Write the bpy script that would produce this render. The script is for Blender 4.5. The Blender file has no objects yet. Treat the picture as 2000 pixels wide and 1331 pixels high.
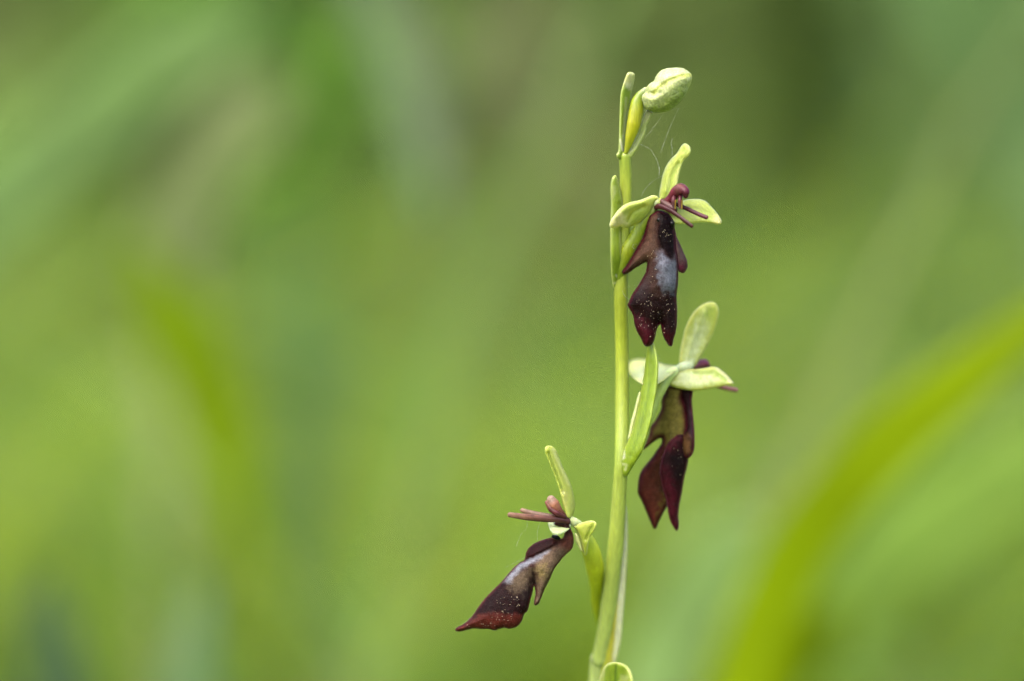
import bpy, math, random
import numpy as np
from mathutils import Vector, Matrix, noise
from mathutils.geometry import delaunay_2d_cdt

# ------------------------------------------------------------------ camera, sky, sun, exposure
S = 5.0e-5            # metres per reference unit at the focus distance (0.05 mm)
D0 = 0.28             # lens to the orchid
EYE = 0.22            # camera height above the meadow floor
scene = bpy.context.scene
cam_data = bpy.data.cameras.new('camera')
cam = bpy.data.objects.new('camera', cam_data)
scene.collection.objects.link(cam)
cam.location = (0, -D0, EYE)
cam.rotation_euler = (math.radians(90), 0, 0)
cam_data.sensor_width = 36.0
cam_data.lens = 36.0 * D0 / (2000 * S)
cam_data.clip_start = 0.01
cam_data.clip_end = 500
cam_data.dof.use_dof = True
cam_data.dof.focus_distance = D0 - 0.0002
cam_data.dof.aperture_fstop = 6.5
scene.camera = cam

SUN_EL, SUN_ROT = math.radians(57), math.radians(212)
world = bpy.data.worlds.new('World')
scene.world = world
world.use_nodes = True
wn = world.node_tree
sky = wn.nodes.new('ShaderNodeTexSky')
sky.sky_type = 'NISHITA'
sky.sun_disc = False
sky.sun_elevation = SUN_EL
sky.sun_rotation = SUN_ROT
sky.dust_density = 5.0
sky.ozone_density = 0.5
wn.nodes['Background'].inputs['Strength'].default_value = 0.15
wn.links.new(sky.outputs['Color'], wn.nodes['Background'].inputs['Color'])
sun_data = bpy.data.lights.new('sun', 'SUN')
sun_data.energy = 1.2
sun_data.angle = math.radians(80)
sun_data.color = (1.0, 0.95, 0.86)
sun = bpy.data.objects.new('sun', sun_data)
scene.collection.objects.link(sun)
sd = Vector((math.sin(SUN_ROT) * math.cos(SUN_EL), math.cos(SUN_ROT) * math.cos(SUN_EL), math.sin(SUN_EL)))
sun.rotation_euler = sd.to_track_quat('Z', 'Y').to_euler()
sun.location = sd * 3

vs = scene.view_settings
vs.view_transform = 'Standard'
vs.look = 'None'
vs.gamma = 1.0
vs.exposure = 1.95
scene.cycles.use_denoising = True
scene.cycles.max_bounces = 8
scene.cycles.transmission_bounces = 6
random.seed(7)
rng = np.random.default_rng(7)

# ------------------------------------------------------------------ helpers
OK_ = 0.66
def lin(c):
    c = np.asarray(c, float) / 255.0
    return np.where(c <= 0.04045, c / 12.92, ((c + 0.055) / 1.055) ** 2.4)

def P(x, y, dy=0.0):
    """reference units -> metres; dy is the depth behind the orchid in the same units"""
    d = dy * S
    k = (D0 + d) / D0
    return np.array([(x - 1000) * S * k, d, EYE + (665.5 - y) * S * k])

def PM(x, y, d):
    """same with the depth in metres"""
    return P(x, y, d / S)

def link(o, parent=None):
    scene.collection.objects.link(o)
    if parent is not None:
        o.parent = parent
    return o

def mesh_obj(name, verts, faces, mat, parent=None, cols=None, origin=(0, 0, 0), smooth=True):
    v = np.asarray(verts, float) - np.asarray(origin, float)
    me = bpy.data.meshes.new(name)
    me.from_pydata(v.tolist(), [], faces)
    me.materials.append(mat)
    if cols is not None:
        a = me.color_attributes.new('tint', 'FLOAT_COLOR', 'POINT')
        c4 = np.ones((len(v), 4)); c4[:, :3] = cols
        a.data.foreach_set('color', c4.ravel())
    if smooth:
        me.polygons.foreach_set('use_smooth', [True] * len(me.polygons))
    me.update()
    return link(bpy.data.objects.new(name, me), parent)

def tag(o, label=None, category=None, group=None, kind=None):
    for k, v in (('label', label), ('category', category), ('group', group), ('kind', kind)):
        if v: o[k] = v
    return o

def catmull(pts, n, closed=False):
    p = np.asarray(pts, float)
    m = len(p)
    if closed:
        idx = lambda i: p[i % m]
        segs = m
    else:
        ext = np.vstack([2 * p[0] - p[1], p, 2 * p[-1] - p[-2]])
        idx = lambda i: ext[i + 1]
        segs = m - 1
    out = []
    for i in range(segs):
        a, b, c, d = idx(i - 1), idx(i), idx(i + 1), idx(i + 2)
        L = np.linalg.norm((c - b)[:2])
        k = n(L) if callable(n) else n
        for t in np.arange(k) / k:
            out.append(0.5 * ((2 * b) + (c - a) * t + (2 * a - 5 * b + 4 * c - d) * t * t + (3 * b - a - 3 * c + d) * t ** 3))
    if not closed:
        out.append(p[-1])
    return np.array(out)

def nz(x, y, z=0.0):
    return noise.noise(Vector((x, y, z)))

def seg_dist(q, poly, closed=True):
    """distance of points q (n,2) to a polyline"""
    a = np.asarray(poly, float)[:, :2]
    b = np.roll(a, -1, axis=0) if closed else a[1:]
    if not closed: a = a[:-1]
    best = np.full(len(q), 1e9)
    for s, e in zip(a, b):
        v = e - s
        L = max((v * v).sum(), 1e-9)
        t = np.clip(((q - s) @ v) / L, 0, 1)
        d = np.hypot(*(q - (s + t[:, None] * v)).T)
        best = np.minimum(best, d)
    return best

def inside(q, poly):
    a = np.asarray(poly, float)[:, :2]
    b = np.roll(a, -1, axis=0)
    r = np.zeros(len(q), bool)
    x, y = q[:, 0], q[:, 1]
    for (x0, y0), (x1, y1) in zip(a, b):
        c = (y0 > y) != (y1 > y)
        if y1 != y0:
            r ^= c & (x < (x1 - x0) * (y - y0) / (y1 - y0) + x0)
    return r

def sstep(a, b, t):
    u = np.clip((t - a) / (b - a), 0, 1)
    return u * u * (3 - 2 * u)

def tps(ctrl):
    c = np.asarray(ctrl, float)
    if len(c) < 3:
        m = c[:, 2].mean()
        return lambda q: np.full(len(q), m)
    n = len(c)
    U = lambda r: np.where(r > 0, r * r * np.log(np.maximum(r, 1e-9)), 0)
    r = np.hypot(c[:, None, 0] - c[None, :, 0], c[:, None, 1] - c[None, :, 1])
    K = U(r) + np.eye(n) * 50
    Q = np.hstack([np.ones((n, 1)), c[:, :2]])
    A = np.block([[K, Q], [Q.T, np.zeros((3, 3))]])
    w = np.linalg.lstsq(A, np.concatenate([c[:, 2], np.zeros(3)]), rcond=None)[0]
    def f(q):
        r = np.hypot(q[:, None, 0] - c[None, :, 0], q[:, None, 1] - c[None, :, 1])
        return U(r) @ w[:n] + w[n] + q @ w[n + 1:]
    return f

ZO = {1: (1130, 110, 5.882), 2: (1130, 270, 5.882), 3: (1130, 470, 5.882), 4: (1160, 570, 6.05),
      5: (1160, 740, 4.159), 6: (960, 850, 5.787), 7: (870, 1020, 4.931), 8: (1080, 1130, 6.62)}
def Z(n, *p):
    """flat list x,y,x,y... measured on detail sheet n -> reference units"""
    ox, oy, s = ZO[n]
    return [(ox + p[i] / s, oy + p[i + 1] / s) for i in range(0, len(p), 2)]

def paint(q, d, base, ops, K, seed=0.0):
    col = np.tile(lin(base), (len(q), 1))
    rag = np.array([nz(x * 0.11, y * 0.11, seed) for x, y in q])
    fine = np.array([nz(x * 0.42, y * 0.42, seed + 9) for x, y in q])
    for op in ops:
        if op[0] == 'poly':
            _, poly, c, fe, al = op
            sdist = seg_dist(q, poly) * np.where(inside(q, poly), 1, -1) + rag * fe * 0.9 + fine * fe * 0.5
            w = sstep(-fe, fe, sdist) * al
        elif op[0] == 'line':
            _, poly, wd, c, al = op
            w = (1 - sstep(wd * 0.3, wd, seg_dist(q, poly, False))) * al
        elif op[0] == 'edge':
            _, wd, c, al = op
            w = (1 - sstep(wd * 0.25, wd, d * (1 + 0.35 * rag))) * al
        elif op[0] == 'mottle':
            _, c, al = op
            w = np.clip(rag * 1.3 + fine * 0.6, 0, 1) * al
        col = col * (1 - w[:, None]) + lin(c) * w[:, None]
    col *= (1 + 0.10 * rag + 0.08 * fine)[:, None]
    return np.clip(col, 0, 1) * K * OK_

class Bag:
    """several closed surfaces collected into one mesh"""
    def __init__(self): self.v, self.f, self.c, self.front, self.rim = [], [], [], [], []
    def add(self, v, f, c, front=None):
        o = len(self.v)
        self.v += [tuple(x) for x in v]
        self.f += [tuple(i + o for i in t) for t in f]
        self.c += [tuple(x) for x in c]
        if front is not None: self.front += [(o + i, q) for i, q in front]
        return self
    def build(self, name, mat, parent):
        return mesh_obj(name, self.v, self.f, mat, parent, self.c, ORIGIN)

def shell(bag, outline, ctrl, H, T, R, base, ops, back=None, back_ops=None, relief=(), sp=2.2, K=0.55, seed=1.0, wob=0.0):
    """a closed, bulging leaf-like body: outline, mid-surface depth, bulge H, thickness T, edge radius R"""
    ring = catmull(outline, lambda L: max(1, int(round(L / sp))), closed=True)
    if wob:
        ring = ring + np.array([[nz(x * .25, y * .25, seed) * wob, nz(x * .25, y * .25, seed + 4) * wob] for x, y in ring])
    lo, hi = ring.min(0), ring.max(0)
    pts = []
    row = 0
    for y in np.arange(lo[1], hi[1], sp * 0.87):
        for x in np.arange(lo[0] + (row % 2) * sp / 2, hi[0], sp):
            pts.append((x + random.uniform(-.1, .1) * sp, y + random.uniform(-.1, .1) * sp))
        row += 1
    q = np.array(pts)
    ok = inside(q, ring)
    q = q[ok]
    q = q[seg_dist(q, ring) > sp * 0.55] if len(q) else q
    allp = np.vstack([ring, q]) if len(q) else ring
    n = len(ring)
    vo, _, fo, vsrc, _, _ = delaunay_2d_cdt([Vector(p) for p in allp], [(i, (i + 1) % n) for i in range(n)], [], 1, 1e-5)
    q = np.array([tuple(v) for v in vo])
    d = seg_dist(q, ring)
    bnd = np.array([any(i < n for i in s) for s in vsrc])
    d[bnd] = 0
    prof = np.sqrt(np.clip(1 - (1 - np.clip(d / R, 0, 1)) ** 2, 0, 1))
    y0 = tps(ctrl)(q)
    rel = np.zeros(len(q))
    for poly, wd, amp in relief:
        rel += amp * np.exp(-(seg_dist(q, poly, False) / wd) ** 2)
    rel *= np.clip(d / 4, 0, 1)
    fine = np.array([nz(x * .09, y * .09, seed + 3) for x, y in q]) * min(0.05 * H, .8) * np.clip(d / 6, 0, 1)
    fy = y0 - H * prof - rel - fine
    by = y0 - (H - T) * prof - rel * 0.6 - fine
    m = len(q)
    vf = [P(x, y, t) for (x, y), t in zip(q, fy)]
    vb = [P(x, y, t) for (x, y), t in zip(q, by)]
    inner = np.where(~bnd)[0]
    bid = np.full(m, -1); bid[bnd] = np.where(bnd)[0]; bid[inner] = m + np.arange(len(inner))
    verts = vf + [vb[i] for i in inner]
    cf = paint(q, d, base, ops, K, seed)
    cb = paint(q, d, back if back else base, back_ops if back_ops is not None else ops, K, seed + 2)
    cols = np.vstack([cf, cb[inner]])
    faces = []
    for t in fo:
        if len(t) < 3: continue
        a, b, c = [np.array(verts[i]) for i in t[:3]]
        nrm = np.cross(b - a, c - a)
        t = list(t) if nrm[1] < 0 else list(t)[::-1]      # front faces the lens side
        faces.append(t)
        tb = [int(bid[i]) for i in t][::-1]
        if set(tb) != set(t): faces.append(tb)
    tg = np.roll(ring, -1, 0) - np.roll(ring, 1, 0)
    nr2 = np.stack([tg[:, 1], -tg[:, 0]], 1) / np.maximum(np.hypot(*tg.T), 1e-6)[:, None]
    sgn = np.where(inside(ring + nr2 * 0.8, ring), -1, 1)
    zr = tps(ctrl)(ring)
    bag.rim += [(p, n_ * s_, z_) for p, n_, s_, z_ in zip(ring, nr2, sgn, zr)]
    bag.add(verts, faces, cols, [(i, tuple(q[i])) for i in inner])
    return bag

def tube(bag, pts, hw, cols, segs=14, flat=1.0, K=0.55, seed=0.0, n=6, rnd=(1, 1), streak=0.08, ridge=0.0):
    """swept body through (x,y,depth) points; hw half-widths in units; cols list of sRGB along the length"""
    p = catmull(pts, n)
    m = len(p)
    t = np.linspace(0, 1, m)
    w = np.interp(t, np.linspace(0, 1, len(hw)), hw)
    W = np.array([P(*a) for a in p])
    k = 1 + p[:, 2] * S / D0
    rad = w * S * k
    arc = np.concatenate([[0], np.cumsum(np.linalg.norm(np.diff(W, axis=0), axis=1))])
    ends = [[], []]
    tan = np.gradient(W, axis=0)
    tan /= np.linalg.norm(tan, axis=1)[:, None]
    rings = [(W[i], tan[i], rad[i], t[i]) for i in range(m)]
    caps = (0.97, 0.82, 0.55, 0.2)
    if rnd[0]:
        rings = [(W[0] - tan[0] * rad[0] * math.sqrt(1 - c * c) * .9, tan[0], rad[0] * c, 0) for c in caps[::-1]] + rings
    if rnd[1]:
        rings += [(W[-1] + tan[-1] * rad[-1] * math.sqrt(1 - c * c) * .9, tan[-1], rad[-1] * c, 1) for c in caps]
    ccol = lin(cols)
    V, F, C = [], [], []
    side = np.cross(rings[0][1], np.array([0, -1.0, 0]))
    if np.linalg.norm(side) < 1e-3: side = np.array([1.0, 0, 0])
    for c, tg, r, tt in rings:
        side = side - tg * (side @ tg)
        side /= np.linalg.norm(side)
        up = np.cross(side, tg)
        base = np.array([np.interp(tt, np.linspace(0, 1, len(ccol)), ccol[:, j]) for j in range(3)])
        for s in range(segs):
            a = 2 * math.pi * s / segs
            rr = r * (1 + ridge * math.cos(3 * a))
            pos = c + side * math.cos(a) * rr + up * math.sin(a) * rr * flat
            V.append(pos)
            nn = nz(math.cos(a) * 2.1, math.sin(a) * 2.1, seed + tt * 4) * streak * 2 + nz(pos[0] * 4000, pos[1] * 4000, pos[2] * 2500) * streak * 1.2
            C.append(np.clip(base * (1 + nn), 0, 1) * K * OK_)
    nr = len(rings)
    for i in range(nr - 1):
        for s in range(segs):
            a, b = i * segs + s, i * segs + (s + 1) % segs
            F.append((b, a, a + segs, b + segs))
    F.append(tuple(range(segs)))
    F.append(tuple(range((nr - 1) * segs, nr * segs))[::-1])
    bag.add(V, F, C)
    return bag

# ------------------------------------------------------------------ materials
def new_mat(name):
    m = bpy.data.materials.new(name)
    m.use_nodes = True
    nt = m.node_tree
    return m, nt, nt.nodes['Principled BSDF'], nt.nodes['Material Output']

def tissue(name, rough=0.5, sss=0.55, sss_scale=0.0008, bump=0.25, scale=5200, spec=0.4, sheen=0.0, speck=0.0, sheen_tint=(1, 1, 1, 1), mottle=0.12, grain=0.12, stretch=(1, 1, 1)):
    m, nt, b, out = new_mat(name)
    N, L = nt.nodes, nt.links
    at = N.new('ShaderNodeAttribute'); at.attribute_name = 'tint'
    tc = N.new('ShaderNodeTexCoord')
    n1 = N.new('ShaderNodeTexNoise'); n1.inputs['Scale'].default_value = scale; n1.inputs['Detail'].default_value = 3
    n2 = N.new('ShaderNodeTexNoise'); n2.inputs['Scale'].default_value = scale * 0.22; n2.inputs['Detail'].default_value = 4
    mp = N.new('ShaderNodeMapping'); mp.inputs['Scale'].default_value = stretch
    L.new(tc.outputs['Object'], mp.inputs['Vector'])
    for n_ in (n1, n2): L.new(mp.outputs['Vector'], n_.inputs['Vector'])
    mr = N.new('ShaderNodeMapRange')
    mr.inputs['From Min'].default_value = .3; mr.inputs['From Max'].default_value = .7
    mr.inputs['To Min'].default_value = 1 - mottle; mr.inputs['To Max'].default_value = 1 + mottle
    L.new(n2.outputs['Fac'], mr.inputs['Value'])
    mul = N.new('ShaderNodeVectorMath'); mul.operation = 'SCALE'
    mr2 = N.new('ShaderNodeMapRange')
    mr2.inputs['From Min'].default_value = .3; mr2.inputs['From Max'].default_value = .7
    mr2.inputs['To Min'].default_value = 1 - grain; mr2.inputs['To Max'].default_value = 1 + grain
    L.new(n1.outputs['Fac'], mr2.inputs['Value'])
    mm = N.new('ShaderNodeMath'); mm.operation = 'MULTIPLY'
    L.new(mr.outputs['Result'], mm.inputs[0]); L.new(mr2.outputs['Result'], mm.inputs[1])
    L.new(at.outputs['Color'], mul.inputs[0]); L.new(mm.outputs[0], mul.inputs['Scale'])
    colour = mul.outputs['Vector']
    if speck:
        vo = N.new('ShaderNodeTexVoronoi'); vo.inputs['Scale'].default_value = scale * 0.55
        L.new(tc.outputs['Object'], vo.inputs['Vector'])
        lt = N.new('ShaderNodeMapRange')
        lt.inputs['From Min'].default_value = .28; lt.inputs['From Max'].default_value = .12
        lt.inputs['To Min'].default_value = 0; lt.inputs['To Max'].default_value = speck
        L.new(vo.outputs['Distance'], lt.inputs['Value'])
        mx = N.new('ShaderNodeMix'); mx.data_type = 'RGBA'
        L.new(lt.outputs['Result'], mx.inputs[0]); L.new(colour, mx.inputs[6])
        mx.inputs[7].default_value = (.10, .06, .04, 1)
        colour = mx.outputs[2]
    L.new(colour, b.inputs['Base Color'])
    b.inputs['Roughness'].default_value = rough
    b.inputs['Specular IOR Level'].default_value = spec
    b.inputs['Subsurface Weight'].default_value = sss
    b.inputs['Subsurface Radius'].default_value = (1.0, 0.9, 0.35)
    b.inputs['Subsurface Scale'].default_value = sss_scale
    b.inputs['Sheen Weight'].default_value = sheen
    b.inputs['Sheen Roughness'].default_value = 0.35
    b.inputs['Sheen Tint'].default_value = sheen_tint
    bp = N.new('ShaderNodeBump'); bp.inputs['Strength'].default_value = bump; bp.inputs['Distance'].default_value = 0.0001
    L.new(n1.outputs['Fac'], bp.inputs['Height']); L.new(bp.outputs['Normal'], b.inputs['Normal'])
    return m

M_GREEN = tissue('green_stem_tissue', rough=.42, bump=.5, scale=4600, mottle=.13, grain=.1, stretch=(1, 1, .16))
M_SEPAL = tissue('sepal_tissue', rough=.55, sss=.75, sss_scale=.0012, bump=.35, scale=5500, mottle=.08, grain=.1, stretch=(1, 1, .5))
M_BUD = tissue('bud_tissue', rough=.5, bump=1.0, scale=4800, mottle=.2, grain=.28)
M_LIP = tissue('velvet_lip', rough=.42, sss=.0, sss_scale=.0003, bump=.6, scale=7000, spec=.045, sheen=.0, speck=.06, sheen_tint=(.95, .85, .9, 1), mottle=.3, grain=.32)
M_GLOSS = tissue('glossy_dark_petal', rough=.36, sss=.05, sss_scale=.0004, bump=.25, scale=7000, spec=.2, sheen=.0, mottle=.3, grain=.25)
M_POLLEN = tissue('pollen_grains', rough=.6, sss=.2, bump=0, mottle=.05)

def leaf_mat(name, transl=.45, rough=.5):
    m, nt, b, out = new_mat(name)
    N, L = nt.nodes, nt.links
    at = N.new('ShaderNodeAttribute'); at.attribute_name = 'tint'
    tc = N.new('ShaderNodeTexCoord')
    n1 = N.new('ShaderNodeTexNoise'); n1.inputs['Scale'].default_value = 60
    L.new(tc.outputs['Object'], n1.inputs['Vector'])
    mr = N.new('ShaderNodeMapRange')
    mr.inputs['To Min'].default_value = .8; mr.inputs['To Max'].default_value = 1.2
    L.new(n1.outputs['Fac'], mr.inputs['Value'])
    mul = N.new('ShaderNodeVectorMath'); mul.operation = 'SCALE'
    L.new(at.outputs['Color'], mul.inputs[0]); L.new(mr.outputs['Result'], mul.inputs['Scale'])
    L.new(mul.outputs['Vector'], b.inputs['Base Color'])
    b.inputs['Roughness'].default_value = rough
    b.inputs['Specular IOR Level'].default_value = .1
    tr = N.new('ShaderNodeBsdfTranslucent')
    L.new(mul.outputs['Vector'], tr.inputs['Color'])
    mx = N.new('ShaderNodeMixShader'); mx.inputs[0].default_value = transl
    L.new(b.outputs[0], mx.inputs[1]); L.new(tr.outputs[0], mx.inputs[2])
    L.new(mx.outputs[0], out.inputs['Surface'])
    return m
M_GRASS = leaf_mat('grass_blades')
M_LEAF = leaf_mat('bush_leaves', .35)

def ground_mat():
    m, nt, b, out = new_mat('meadow_soil')
    N, L = nt.nodes, nt.links
    tc = N.new('ShaderNodeTexCoord')
    n1 = N.new('ShaderNodeTexNoise'); n1.inputs['Scale'].default_value = 3; n1.inputs['Detail'].default_value = 6
    L.new(tc.outputs['Object'], n1.inputs['Vector'])
    cr = N.new('ShaderNodeValToRGB')
    cr.color_ramp.elements[0].color = (.09, .11, .03, 1); cr.color_ramp.elements[0].position = .35
    cr.color_ramp.elements[1].color = (.14, .22, .045, 1); cr.color_ramp.elements[1].position = .65
    L.new(n1.outputs['Fac'], cr.inputs['Fac']); L.new(cr.outputs['Color'], b.inputs['Base Color'])
    b.inputs['Roughness'].default_value = .9
    bp = N.new('ShaderNodeBump'); bp.inputs['Strength'].default_value = .6; bp.inputs['Distance'].default_value = .02
    n2 = N.new('ShaderNodeTexNoise'); n2.inputs['Scale'].default_value = 60; n2.inputs['Detail'].default_value = 5
    L.new(tc.outputs['Object'], n2.inputs['Vector'])
    L.new(n2.outputs['Fac'], bp.inputs['Height']); L.new(bp.outputs['Normal'], b.inputs['Normal'])
    return m

# ------------------------------------------------------------------ setting: ground, grass, bushes
G = 121
gx = np.concatenate([-np.geomspace(120, .05, 60), [0], np.geomspace(.05, 120, 60)])
gv = [(x, y, 0.012 * nz(x * 1.7, y * 1.7) * min(1, (abs(x) + abs(y)) * 2) + 0.15 * nz(x * .11, y * .11, 5) * min(1, max(0, (math.hypot(x, y) - 8) / 20))) for y in gx for x in gx]
gf = [(j * G + i, j * G + i + 1, (j + 1) * G + i + 1, (j + 1) * G + i) for j in range(G - 1) for i in range(G - 1)]
tag(mesh_obj('ground', gv, gf, ground_mat()), 'meadow soil with short turf under the grass', None, None, 'structure')

GK = 0.85
def blades(spec, seed):
    """one mesh of many V-folded grass blades; spec rows: x, y, height, width, lean angle, lean amount, colour"""
    V, F, C = [], [], []
    ts = (0, .3, .6, .85, 1.0)
    for x, y, h, w, az, lean, col in spec:
        o = len(V)
        dx, dy = math.cos(az), math.sin(az)
        pa = random.uniform(0, math.pi)
        px, py = math.cos(pa), math.sin(pa)
        for t in ts:
            r = lean * h * t * t
            z = h * t * (1 - .3 * lean * t * t)
            ww = w * .5 * (1 - t ** 2.2) * (.75 + .5 * t) + .0002
            cx, cy = x + dx * r, y + dy * r
            V += [(cx - px * ww, cy - py * ww, z), (cx + py * ww * .5, cy - px * ww * .5, z), (cx + px * ww, cy + py * ww, z)]
            C += [col] * 3
        for i in range(len(ts) - 1):
            a = o + i * 3
            F += [(a, a + 1, a + 4, a + 3), (a + 1, a + 2, a + 5, a + 4)]
    return V, F, C

GREENS = [(130, 162, 50), (120, 152, 56), (142, 168, 38), (108, 146, 64), (134, 158, 70), (152, 170, 46)]
def pick(x, y, far):
    v = nz(x * 2.3, y * 1.3, 2.0) + random.uniform(-.35, .35)
    i = int(np.clip((v + 1) * .5 * len(GREENS), 0, len(GREENS) - 1))
    c = lin(GREENS[i]) * GK * random.uniform(.75, 1.15)
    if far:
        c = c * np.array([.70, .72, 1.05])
    if random.random() < .07:
        c = lin((150, 135, 85)) * GK * .8
    return tuple(c)

def field(n, y0, y1, h0, h1, w0, w1, far=False, hfun=None):
    rows = []
    while len(rows) < n:
        y = y0 + (y1 - y0) * random.random() ** .8
        half = .5 + .55 * (y + D0)
        x = random.uniform(-half, half)
        h = random.uniform(h0, h1)
        if hfun: h *= hfun(x, y)
        rows.append((x, y, h, random.uniform(w0, w1), random.uniform(0, 6.283), random.uniform(.3, 1.2), pick(x, y, far)))
    return rows

turf = field(2600, .04, .5, .04, .13, .0025, .005)
for _ in range(1500):
    x, y = random.uniform(-1, 1), random.uniform(-.9, .04)
    if abs(x) < .03 and abs(y) < .03: continue
    turf.append((x, y, random.uniform(.03, .11), .004, random.uniform(0, 6.28), random.uniform(.1, .7), pick(x, y, False)))
V, F, C = blades(turf, 1)
tag(mesh_obj('short_grass', V, F, M_GRASS, None, C), 'short green turf growing round the foot of the orchid', 'grass', None, 'stuff')
GK = 0.8
V, F, C = blades(field(9000, .5, 1.5, .12, .27, .004, .008), 2)
GK = 0.78
tag(mesh_obj('meadow_grass', V, F, M_GRASS, None, C), 'bright yellow-green meadow grass blurred behind the orchid', 'grass', None, 'stuff')
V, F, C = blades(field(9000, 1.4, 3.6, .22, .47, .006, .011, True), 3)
tag(mesh_obj('tall_grass', V, F, M_GRASS, None, C), 'taller duller green grass standing farther back in the meadow', 'grass', None, 'stuff')

long_rows = []
st = random.getstate(); random.seed(31)
for _ in range(420):
    y = random.uniform(.26, .9); x = random.uniform(-1, 1) * (.2 + .32 * (y + D0))
    long_rows.append((x, y, random.uniform(.17, .40), random.uniform(.0025, .006), random.choice([random.uniform(-.6, .6), math.pi + random.uniform(-.6, .6)]), random.uniform(.2, 1.2),
                      tuple(lin(random.choice([(122, 156, 88), (112, 146, 52), (146, 170, 40), (135, 165, 60), (148, 162, 98), (118, 148, 62), (140, 170, 86)])) * random.uniform(.55, .8))))
V, F, C = blades(long_rows, 4); random.setstate(st)
tag(mesh_obj('long_grass', V, F, M_GRASS, None, C), 'loose long grass leaves of mixed greens leaning in the meadow', 'grass', None, 'stuff')

GK = 0.92
def bush(name, label, px, d, wpx, toppy, col, n=900, leaf=.03, cat='bush', group='bushes behind the meadow'):
    k = S * (D0 + d) / D0
    x = (px - 1000) * k
    w = wpx * k
    h = EYE + (665.5 - toppy) * k
    root = bpy.data.objects.new(name, None)
    root.location = (x, d, 0)
    link(root); tag(root, label, cat, group)
    V, F, C = [], [], []
    base = lin(col) * GK
    clumps = [(random.gauss(0, .3) * w, random.gauss(0, .28) * w, random.uniform(.15, .92) * h, random.uniform(.16, .3) * max(w, .3)) for _ in range(16)]
    for i in range(n):
        cx, cy, cz, cr = random.choice(clumps)
        u = Vector((random.gauss(0, 1), random.gauss(0, 1), random.gauss(0, 1))).normalized() * cr * random.random() ** .4
        p = Vector((cx, cy, min(max(cz + u.z, .04), h * 1.02))) + Vector((u.x, u.y, 0))
        a = Vector((random.gauss(0, 1), random.gauss(0, 1), random.gauss(0, .7))).normalized()
        b = a.cross(Vector((random.gauss(0, .4), random.gauss(0, .4), 1))).normalized()
        s = leaf * random.uniform(.6, 1.3)
        o = len(V)
        nn = a.cross(b) * s * .15
        V += [p - a * s, p + b * s * .45 + nn, p + a * s, p - b * s * .45 + nn]
        F += [(o, o + 1, o + 2), (o, o + 2, o + 3)]
        C += [tuple(base * random.uniform(.65, 1.3))] * 4
    mesh_obj('foliage', [tuple(v) for v in V], F, M_LEAF, root, C, smooth=False)
    for _ in range(3):
        V, F, C = [], [], []
        tx, ty = random.gauss(0, .2) * w, random.gauss(0, .2) * w
        for i in range(6):
            t = i / 5
            r = .008 * (1 - .8 * t)
            for s in range(6):
                a = s * math.pi / 3
                V.append((tx * t + .02 * math.sin(t * 5) + r * math.cos(a), ty * t + r * math.sin(a), h * .95 * t)); C.append((.07, .055, .03))
        for i in range(5):
            for s in range(6):
                F.append((i * 6 + s, i * 6 + (s + 1) % 6, i * 6 + 6 + (s + 1) % 6, i * 6 + 6 + s))
        mesh_obj('stem', V, F, M_LEAF, root, C)
    return root

bush('withered_bush', 'olive-brown half withered bush behind the orchid bud', 1000, 3.2, 430, -160, (134, 140, 98), 1200)
bush('olive_bush', 'olive-green bush between the withered and the dark olive bushes', 1310, 3.3, 300, -160, (118, 138, 74), 900)
bush('dark_bush', 'dark olive bush between the withered and the sage bushes', 1550, 2.9, 210, -260, (82, 104, 46), 800)
bush('sage_bush', 'pale sage-green bush beside the dark olive one', 1860, 3.1, 520, -120, (122, 154, 96), 1100)
bush('green_bush', 'fresh green bush beside the withered one', 620, 3.0, 420, -140, (112, 158, 58), 900)
bush('leafy_bush', 'mid green leafy bush farthest from the dark olive one', 150, 3.3, 620, -160, (112, 145, 66), 1000)
for i, (px, col, nm, lb) in enumerate([(-900, (105, 140, 62), 'rounded_bush', 'broad green bush at the open end of the row by the leafy bush'),
                                       (2900, (105, 140, 72), 'spreading_bush', 'broad green bush at the open end of the row by the sage bush')]):
    bush(nm, lb, px, 3.4, 1300, -200, col, 1500, .045)
# the wood edge that closes the meadow
V, F, C = [], [], []
for i in range(26000):
    x = random.uniform(-11, 11); y = random.uniform(9, 13); z = random.random() ** 1.3 * 5
    s = random.uniform(.12, .3)
    a = Vector((random.gauss(0, 1), random.gauss(0, 1), random.gauss(0, 1))).normalized()
    b = a.orthogonal().normalized()
    o = len(V); p = Vector((x, y, z))
    V += [tuple(p - a * s), tuple(p + b * s * .6), tuple(p + a * s), tuple(p - b * s * .6)]
    F += [(o, o + 1, o + 2, o + 3)]
    C += [tuple(lin((98, 116, 62)) * GK * random.uniform(.6, 1.3))] * 4
tag(mesh_obj('wood_edge', V, F, M_LEAF, None, C, smooth=False), 'dull green wood edge closing off the meadow', 'woodland', None, 'stuff')

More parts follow.
